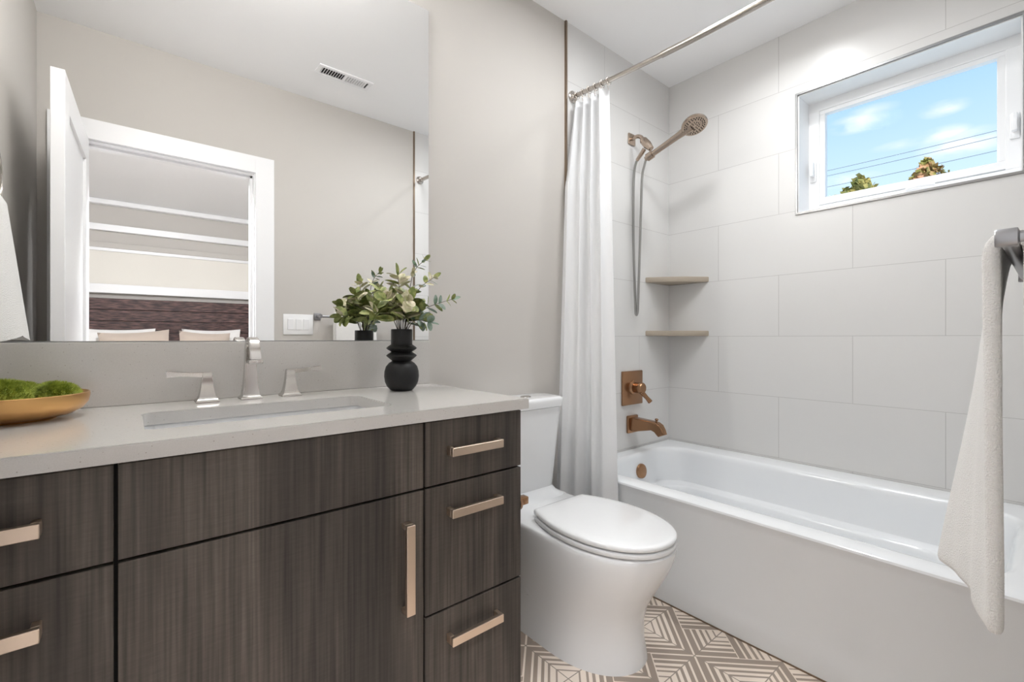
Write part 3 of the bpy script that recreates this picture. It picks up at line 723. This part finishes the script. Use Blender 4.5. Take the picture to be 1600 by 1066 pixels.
# ------------------------------------------------------------ shower fittings
SX = 2.115
SH = thing('hand_shower', 'brushed bronze hand shower on an arm high on the tiled wall', 'shower head', (SX, YB - .004, 2.129))
obj('wall_plate', bm_box(SX - .030, SX + .030, YB - .014, YB - .0045, 2.099, 2.159, .003), M['shower'], SH, 40)
obj('arm', bm_tube(smooth_path([(SX, YB - .012, 2.130), (SX, 1.465, 2.134), (SX, 1.440, 2.122), (SX, 1.425, 2.098)], 6), .0105, 16), M['shower'], SH, 50)
hd = Vector((0, -.62, -.78)).normalized()
hp = Vector((SX, 1.432, 2.108))
obj('holder', bm_tube([hp, hp + hd * .012, hp + hd * .050, hp + hd * .062, hp + hd * .088], [.014, .0205, .0215, .019, .014], 20), M['shower'], SH, 40)
w0 = Vector((SX, 1.412, 1.995)); w1 = Vector((SX + .005, 1.200, 2.066)); wd = (w1 - w0).normalized()
obj('clip', bm_tube([w0 + wd * .012, w0 + wd * .045], .0205, 20), M['shower'], SH, 40)
obj('wand', bm_tube([w0, w0 + wd * .05, w0 + wd * .12, w0 + wd * .19, w1 + wd * .02, w1 + wd * .05], [.0125, .0145, .0150, .0165, .021, .026], 20), M['shower'], SH, 50)
hn = Vector((-.22, -.36, -.90)).normalized(); hc = w1 + wd * .062
hh = obj('head', bm_lathe([(1e-4, -.028), (.028, -.026), (.050, -.015), (.0615, .000), (.0625, .008), (.059, .011), (1e-4, .011)], hc, hn, 44), M['shower'], SH, 40)
obj('spray_face', bm_lathe([(1e-4, .0125), (.030, .0125), (.031, .0115), (.052, .0120), (.055, .0105)], hc, hn, 44), M['shower'], hh, 20)
b = bmesh.new(); q = Vector((0, 0, 1)).rotation_difference(hn)
for rr, n in ((.012, 6), (.022, 12), (.038, 18), (.047, 24)):
    for k in range(n):
        a = 2 * PI * k / n; bm_lathe([(.0024, .011), (.0024, .0142), (1e-4, .0144)], hc + q @ Vector((rr * math.cos(a), rr * math.sin(a), 0)), hn, 7, b)
obj('nozzles', b, M['dark'], hh, 40, label='dark rubber spray nozzles')
hose = smooth_path([w0 + wd * .004, (SX, 1.418, 1.965), (SX - .002, 1.432, 1.90), (SX - .002, 1.440, 1.70), (SX, 1.452, 1.40), (SX + .001, 1.461, 1.20), (SX + .001, 1.466, 1.168), (SX + .002, 1.472, 1.165), (SX + .003, 1.477, 1.20), (SX + .002, 1.486, 1.45),
                    (SX + .001, 1.490, 1.75), (SX, 1.485, 1.93), (SX, 1.468, 2.000), (SX, 1.438, 2.030)], 8)
obj('hose', bm_tube(hose, .0068, 10), M['hose'], SH, 60, label='grey metal flexible hose')
obj('hose_nut', bm_tube([(SX, 1.466, 2.004), (SX, 1.436, 2.033), (SX, 1.418, 2.052)], [.0095, .0115, .0115], 14), M['shower'], SH, 40)

VL = thing('shower_valve', 'square bronze shower valve trim with lever on the tiled wall', 'shower valve', (2.118, YB - .004, .762))
obj('plate', bm_box(2.026, 2.210, YB - .016, YB - .0045, .670, .856, .004), M['bronze'], VL, 40)
obj('hub', bm_lathe([(.040, 0), (.038, .006), (.028, .012), (.028, .045), (.031, .047), (.031, .060), (.026, .066), (1e-4, .067)], (2.118, YB - .016, .765), (0, -1, 0), 30), M['bronze'], VL, 40)
obj('lever', bm_tube([(2.118, 1.452, .768), (2.124, 1.444, .745), (2.146, 1.424, .712), (2.160, 1.412, .690)], [.012, .0135, .0105, .013], 14), M['bronze'], VL, 40)
TS = thing('tub_spout', 'bronze tub spout with diverter knob below the shower valve', 'tub spout', (SX, YB - .004, .567))
obj('wall_plate', bm_box(SX - .045, SX + .045, YB - .022, YB - .0045, .517, .613, .006), M['bronze'], TS, 40)
def spout2():
    R = []
    for y, zc, hz, hx in ((1.49, .567, .036, .032), (1.45, .568, .034, .031), (1.40, .572, .028, .029), (1.365, .575, .023, .027), (1.342, .570, .025, .026), (1.324, .557, .026, .025), (1.312, .541, .018, .024), (1.306, .531, .006, .023)):
        tilt = 0 if y > 1.36 else (1.36 - y) * .25
        R.append([(SX - hx, y + tilt, zc - hz), (SX + hx, y + tilt, zc - hz), (SX + hx * .8, y - tilt, zc + hz), (SX - hx * .8, y - tilt, zc + hz)])
    b = bm_loft(R); bmesh.ops.bevel(b, geom=[e for e in b.edges if abs((e.verts[0].co - e.verts[1].co).normalized().y) > .3], offset=.005, segments=3, affect='EDGES')
    return b
obj('body', spout2(), M['bronze'], TS, 40)
obj('diverter_knob', bm_lathe([(.005, -.012), (.005, .008), (.009, .012), (.009, .017), (.006, .020), (1e-4, .021)], (SX, 1.345, .594), (0, 0, 1), 20), M['bronze'], TS, 40)

# corner shelves
def shelf(z0, z1, lab):
    L = .247; pts = [(XW - .0005, YB - .0045), (XW - L, YB - .0045)]
    for k in range(0, 13):
        f = k / 12; x = XW - L + L * f; y = (YB - .0045) - L * f; bul = .022 * math.sin(PI * f)
        pts.append((x - bul * .707, y - bul * .707))
    pts = pts[:2] + pts[3:-1] + [(XW - .0005, YB - .0045 - L)]
    tag(obj('corner_shelf', bm_poly(pts, z0, z1, .004, 2), M['shelf'], None, 30), lab, 'shelf', 'tub corner shelves')
shelf(1.353, 1.383, 'upper taupe stone corner shelf above the tub')
shelf(1.048, 1.078, 'lower taupe stone corner shelf above the tub')

# ------------------------------------------------------------ towel bar and towel on the front wall
TB = thing('towel_bar', 'satin grey metal towel bar at the right edge by the doorway wall', 'towel bar', (1.22, YF, 1.17))
BY, BZ = .043, 1.1735
for xx in (.915, 1.525):
    pr = [(math.copysign(abs(math.cos(a)) ** .8, math.cos(a)) * .0095, math.copysign(abs(math.sin(a)) ** .8, math.sin(a)) * .0125) for a in [2 * PI * k / 24 for k in range(24)]]
    R = [[(xx + px, y, BZ + pz) for px, pz in pr] for y in (YF + .004, BY + .009)]
    R = [[(xx + px * .9, YF + .004, BZ + pz * .9) for px, pz in pr], [(xx + px * .62, YF + .012, BZ + pz * .62) for px, pz in pr], [(xx + px * .62, BY - .012, BZ + pz * .62) for px, pz in pr], [(xx + px, BY - .010, BZ + pz) for px, pz in pr], [(xx + px, BY + .009, BZ + pz) for px, pz in pr], [(xx + px * .9, BY + .0115, BZ + pz * .9) for px, pz in pr]]
    obj('post', bm_loft(R), M['greybar'], TB, 40)
    obj('wall_plate', bm_box(xx - .022, xx + .022, YF + .0005, YF + .008, BZ - .022, BZ + .022, .003), M['greybar'], TB, 40)
obj('bar', bm_tube([(.918, BY, BZ - .001), (1.522, BY, BZ - .001)], .0085, 18), M['greybar'], TB, 50)
def towel():
    b = bmesh.new(); ns, nt_ = 26, 64; x0, x1 = 1.00, 1.27; zb = .585; rows = []
    def prof(s, t):
        # t 0..1 front hem -> bar -> back hem
        rb = .0215
        if t < .47:
            f = 1 - t / .47; z = BZ + (zb - BZ) * f
            y = BY + rb - .004 * min(1, f * 3) + .082 * s ** 1.05 * f ** .95 + .006 * math.sin(9 * s) * f * s + .003 * math.sin(16 * s + 5 * f) * f
            z += .012 * f * math.sin(3 * s)
        elif t < .53:
            a = (t - .47) / .06 * PI; y = BY + rb * math.cos(a); z = BZ + rb * .9 * math.sin(a)
        else:
            f = (t - .53) / .47; z = BZ + (zb + .015 - BZ) * f; y = BY - rb - .004 * f + .003 * math.sin(8 * s) * f
        return Vector((x0 + (x1 - x0) * s + (.010 * math.sin(5 * s) * (1 - t)), y, z))
    for i in range(ns + 1): rows.append([b.verts.new(prof(i / ns, j / nt_)) for j in range(nt_ + 1)])
    for i in range(ns):
        for j in range(nt_): b.faces.new((rows[i][j], rows[i][j + 1], rows[i + 1][j + 1], rows[i + 1][j]))
    return b
tw = tag(obj('towel', towel(), M['towel'], None, 80), 'white terry towel draped over the grey bar at the right', 'towel')
s_ = tw.modifiers.new('thick', 'SOLIDIFY'); s_.thickness = .020; s_.offset = 0
sb_ = tw.modifiers.new('soft', 'SUBSURF'); sb_.levels = 1; sb_.render_levels = 1

# towel ring and hand towel on the left wall (seen in the mirror)
TR = thing('towel_ring', 'nickel towel ring on the left wall holding a white hand towel', 'towel ring', (XL, 1.13, 1.56))
obj('rosette', bm_box(XL + .0005, XL + .012, 1.105, 1.155, 1.535, 1.585, .003), M['nickel'], TR, 40)
obj('post', bm_tube([(XL + .010, 1.13, 1.56), (XL + .050, 1.13, 1.56)], .008, 14), M['nickel'], TR, 40)
obj('ring', bm_tube([(XL + .047, 1.13 + .075 * math.sin(a), 1.49 + .075 * math.cos(a)) for a in [2 * PI * k / 40 for k in range(41)]], .005, 10), M['nickel'], TR, 60)
def handtowel():
    b = bmesh.new(); rings = []
    for k in range(26):
        f = k / 25; z = 1.430 - (1.430 - 1.036) * f; hw = .045 + .155 * f ** .95; th = .014 + .022 * f; cx = XL + .052 + .012 * f
        if k == 0: hw *= .85; th *= .5
        rings.append([(cx + th * math.copysign(abs(math.cos(a)) ** .7, math.cos(a)) + .006 * f * math.sin(5 * a), 1.13 + hw * math.copysign(abs(math.sin(a)) ** .9, math.sin(a)), z + .008 * f * math.cos(3 * a)) for a in [2 * PI * q / 40 for q in range(40)]])
    return bm_loft(rings)
tag(obj('hand_towel', handtowel(), M['towel'], None, 60), 'white hand towel hanging at the left wall, seen in the mirror', 'towel')

# ------------------------------------------------------------ door, casing, switch, vent
def casing(y0, y1):
    b = bm_box(DX0 - .105, DX0 - .006, y0, y1, 0, DH + .104, .002)
    bm_box(DX1 + .006, DX1 + .105, y0, y1, 0, DH + .104, .002, bm=b)
    bm_box(DX0 - .0065, DX1 + .0065, y0, y1, DH + .006, DH + .104, .002, bm=b)
    return b
struct('trim_3', casing(YF + .0005, YF + .018), M['white'], 'flat white door casing around the bathroom doorway in the mirror', 'door casing')
jb = bm_box(DX0 - .0195, DX0, YF - .12, YF + .0003, 0, DH); bm_box(DX1, DX1 + .0195, YF - .12, YF + .0003, 0, DH, bm=jb); bm_box(DX0 - .0195, DX1 + .0195, YF - .12, YF + .0003, DH, DH + .0195, bm=jb)
bm_box(DX0, DX0 + .012, YF - .085, YF - .045, 0, DH, bm=jb); bm_box(DX1 - .012, DX1, YF - .085, YF - .045, 0, DH, bm=jb); bm_box(DX0, DX1, YF - .085, YF - .045, DH - .012, DH, bm=jb)
struct('trim_4', jb, M['white'], 'white door jamb lining the bathroom doorway', 'door jamb')
D = struct_e('door_1', 'white shaker panel door swung open into the bathroom, seen in the mirror', 'door', (DX0 + .002, YF + .004, .008))
ly0, ly1, lx0, lx1 = YF + .024, YF + .024 + .742, DX0 + .002, DX0 + .040
def leafdoor():
    b = bm_box(lx0, lx1, ly0, ly0 + .11, .01, 1.992, .0015); bm_box(lx0, lx1, ly1 - .11, ly1, .01, 1.992, .0015, bm=b)
    bm_box(lx0, lx1, ly0 + .109, ly1 - .109, 1.872, 1.992, .0015, bm=b); bm_box(lx0, lx1, ly0 + .109, ly1 - .109, .01, .23, .0015, bm=b)
    return b
obj('leaf_frame', leafdoor(), M['white'], D)
obj('panel', bm_box(lx0 + .011, lx1 - .011, ly0 + .105, ly1 - .105, .22, 1.88), M['white'], D)
D.rotation_euler = (0, 0, math.radians(1.9))

SW = thing('light_switch', 'white triple rocker switch plate beside the doorway, seen in the mirror', 'light switch', (.80, YF, 1.12))
obj('plate', bm_box(.714, .888, YF + .0005, YF + .0065, 1.058, 1.184, .003), M['vinyl'], SW, 40)
for k in range(3):
    cx = .801 + (k - 1) * .046; bb = bm_box(cx - .0165, cx + .0165, YF + .006, YF + .0105, 1.088, 1.154, .0015)
    for v in bb.verts:
        if v.co.y > YF + .008 and v.co.z > 1.12: v.co.y += .002
    obj('rocker', bb, M['white'], SW)
vx0, vx1, vy0, vy1 = .800, 1.108, .297, .405
VN = thing('ceiling_vent', 'white ceiling register with two banks of slats, seen in the mirror', 'vent', ((vx0 + vx1) / 2, (vy0 + vy1) / 2, ZC))
def vfr():
    z0, z1 = ZC - .008, ZC - .0005
    b = bm_box(vx0, vx1, vy0, vy0 + .022, z0, z1, .002); bm_box(vx0, vx1, vy1 - .022, vy1, z0, z1, .002, bm=b)
    bm_box(vx0, vx0 + .022, vy0 + .02, vy1 - .02, z0, z1, .002, bm=b); bm_box(vx1 - .022, vx1, vy0 + .02, vy1 - .02, z0, z1, .002, bm=b)
    xm = (vx0 + vx1) / 2; bm_box(xm - .006, xm + .006, vy0 + .02, vy1 - .02, z0, z1, .001, bm=b)
    return b
obj('frame', vfr(), M['white'], VN)
obj('duct_opening', bm_box(vx0 + .02, vx1 - .02, vy0 + .02, vy1 - .02, ZC - .0012, ZC - .0006), M['dark'], VN)
for half in (0, 1):
    a0 = vx0 + .026 + half * .134; sg = 1 if half == 0 else -1
    for k in range(9):
        x = a0 + k * .0138; bb = bmesh.new(); zt, zb_ = ZC - .0015, ZC - .0075
        bm_loft([[(x + sg * .0035, vy, zt), (x + sg * .0035 + .0012, vy, zt), (x - sg * .0035 + .0012, vy, zb_), (x - sg * .0035, vy, zb_)] for vy in (vy0 + .02, vy1 - .02)], True, True, bb)
        obj('slat', bb, M['white'], VN)

# ------------------------------------------------------------ lamps of the bathroom, plus an added unseen fill light
def vanity_light():
    x0, x1, z = .02, .50, 2.42
    t = thing('vanity_light', 'horizontal vanity light bar on the wall above the mirror', 'wall light', (.26, YB, z))
    obj('back_plate', bm_box(.16, .36, YB - .022, YB - .0005, z - .05, z + .05, .003), M['nickel'], t)
    obj('diffuser', bm_tube([(x0, YB - .075, z), (x1, YB - .075, z)], .035, 24), M['glow'], t, 40)
    obj('bracket', bm_box(.22, .30, YB - .045, YB - .021, z - .02, z + .02, .002), M['nickel'], t)
vanity_light()
t = thing('fill_ceiling_light', 'unseen round fill light added on the bathroom ceiling', 'ceiling light', (1.46, .80, ZC))  # invented fixture out of view, added to brighten the walls and toilet
obj('rim', bm_lathe([(1e-4, -.0005), (.173, -.0005), (.175, -.030), (.173, -.040), (.166, -.040), (.165, -.034)], (1.46, .80, ZC), (0, 0, 1), 48), M['white'], t, 40)
obj('diffuser', bm_lathe([(.1655, -.036), (1e-4, -.036)], (1.46, .80, ZC), (0, 0, 1), 48), M['drum'], t, 40)
L = bpy.data.lights.new('bulb', 'AREA'); L.shape = 'DISK'; L.size = .32; L.energy = 4.9; L.color = (.97, .985, 1)
lo = bpy.data.objects.new('bulb', L); C.collection.objects.link(lo); lo.parent = t; lo.location = (0, 0, -.042)
downlight(2.06, .76, ZC, 3.0, .12, 'recessed ceiling light above the tub', (.97, .985, 1), 150)

# ------------------------------------------------------------ bedroom beyond the doorway (seen in the mirror)
BY0, BX0, BX1 = -3.73, -2.0, 2.75
struct('floor_bedroom', bm_box(BX0 - .1, BX1 + .1, BY0 - .1, -.09, -.06, 0), M['carpet'], 'bedroom floor beyond the doorway', 'floor')
struct('ceiling_bedroom', bm_box(BX0 - .1, BX1 + .1, BY0 - .1, -.145, ZC, ZC + .08), M['ceil'], 'white bedroom ceiling beyond the doorway in the mirror', 'ceiling')
struct('wall_bedroom_back', bm_box(BX0 - .1, BX1 + .1, BY0 - .1, BY0, 0, ZC), M['paint'], 'greige bedroom wall behind the headboard in the mirror', 'wall')
struct('wall_bedroom_left', bm_box(BX0 - .1, BX0, BY0, -.145, 0, ZC), M['paint'], 'bedroom side wall left of the bed', 'wall')
struct('wall_bedroom_right', bm_box(BX1, BX1 + .1, BY0, -.145, 0, ZC), M['paint'], 'bedroom side wall right of the bed', 'wall')
bfw = bm_box(BX0, XL, -.145, -.025, 0, ZC)
struct('wall_bedroom_front', bm_box(BX0, XL - .1, -.245, -.145, 0, ZC), M['paint'], 'bedroom wall beside the bathroom doorway', 'wall'); bfw.free()
struct('trim_5', bm_box(BX0, BX1, BY0, BY0 + .09, ZC - .055, ZC - .0005, .01), M['white'], 'white crown band where the bedroom ceiling meets the wall', 'trim')
struct('trim_6', bm_box(BX0 + .2, BX1 - .2, BY0, BY0 + .06, 2.215, 2.285, .004), M['white'], 'white picture ledge high on the bedroom wall in the mirror', 'trim')
w2 = struct_e('window_2', 'wide bedroom window with a lowered cream shade above the headboard', 'window', (.3, BY0, 1.55))
obj('sill', bm_box(-1.6, 2.6, BY0, BY0 + .07, 1.53, 1.63, .006), M['white'], w2)
obj('head_casing', bm_box(-1.6, 2.6, BY0, BY0 + .035, 2.03, 2.09, .004), M['paint'], w2)
obj('shade_rail', bm_box(-1.55, 2.55, BY0 + .002, BY0 + .03, 1.995, 2.03, .004), M['white'], w2)
obj('roller_shade', bm_box(-1.55, 2.55, BY0 + .004, BY0 + .012, 1.63, 2.0), M['shade'], w2)
BD = thing('bed', 'bed with dark reclaimed plank headboard, seen through the doorway in the mirror', 'bed', (.3, -2.7, 0))
hb = bmesh.new()
for k in range(9): bm_box(-1.0, 1.8, BY0 + .02 + .004 * (k % 2), BY0 + .07 + .006 * ((k * 7) % 3), .35 + k * .125, .35 + k * .125 + .122, .004, bm=hb)
obj('headboard', hb, M['plank'], BD)
obj('mattress', bm_box(-.75, 1.45, BY0 + .09, BY0 + 2.1, .36, .62, .05, 4), M['pillow_w'], BD, 50)
obj('base', bm_box(-.75, 1.45, BY0 + .09, BY0 + 2.1, .10, .355, .01), M['plank'], BD)
def pillow(label, x, y, w2_, h2, zc, th, tilt, m, roll=0., seed=1):
    b = bmesh.new(); bmesh.ops.create_grid(b, x_segments=18, y_segments=14, size=1); top = b.verts[:]
    rows = []
    bm = bmesh.new()
    for side in (1, -1):
        g = []
        for j in range(15):
            r = []
            for i in range(19):
                u, v = i / 9 - 1, j / 7 - 1
                ed = (1 - abs(u) ** 2.6) * (1 - abs(v) ** 2.6); puff = side * th * max(0, ed) ** .55
                pin = 1 - .07 * (1 - abs(u * v)); 
                p = Vector((u * w2_ * (1 - .06 * (1 - v * v)), puff, v * h2 * (1 - .09 * (1 - u * u))))
                r.append(p)
            g.append(r)
        vs = [[bm.verts.new(p) for p in r] for r in g]
        for j in range(14):
            for i in range(18): bm.faces.new((vs[j][i], vs[j][i + 1], vs[j + 1][i + 1], vs[j + 1][i]))
    b.free(); bmesh.ops.remove_doubles(bm, verts=bm.verts[:], dist=1e-5); bmesh.ops.recalc_face_normals(bm, faces=bm.faces[:])
    R_ = Matrix.Rotation(math.radians(tilt), 4, 'X') @ Matrix.Rotation(math.radians(roll), 4, 'Y')
    bmesh.ops.transform(bm, matrix=Matrix.Translation((x, y, zc)) @ R_, verts=bm.verts[:])
    tag(obj('pillow', bm, m, None, 60), label, 'pillow', 'pillows on the bed')
pillow('white pillow leaning on the headboard at the left, seen in the mirror', -.12, BY0 + .20, .34, .25, .90, .07, 12, M['pillow_w'])
pillow('white pillow leaning on the headboard at the right, seen in the mirror', .76, BY0 + .20, .30, .25, .90, .07, 12, M['pillow_w'])
pillow('taupe pillow in front of the left white pillow on the bed', .05, BY0 + .40, .30, .24, .88, .06, 14, M['pillow_t'], -4)
pillow('taupe pillow in front of the right white pillow on the bed', .66, BY0 + .40, .25, .24, .875, .06, 14, M['pillow_t'], 3)
t = thing('fill_dome_light', 'unseen dome fill light added on the bedroom ceiling outside the doorway', 'fill light', (.2, -.42, ZC))  # invented lamp out of view, added as fill from behind the camera
obj('base', bm_lathe([(1e-4, -.001), (.15, -.001), (.15, -.02), (.14, -.024)], (.2, -.42, ZC), (0, 0, 1), 36), M['white'], t, 40)
obj('diffuser', bm_lathe([(.140 * math.cos(PI / 2 * k / 12) + 1e-4, -.022 - .115 * math.sin(PI / 2 * k / 12)) for k in range(13)], (.2, -.42, ZC), (0, 0, 1), 36), M['fill_dome'], t, 60)
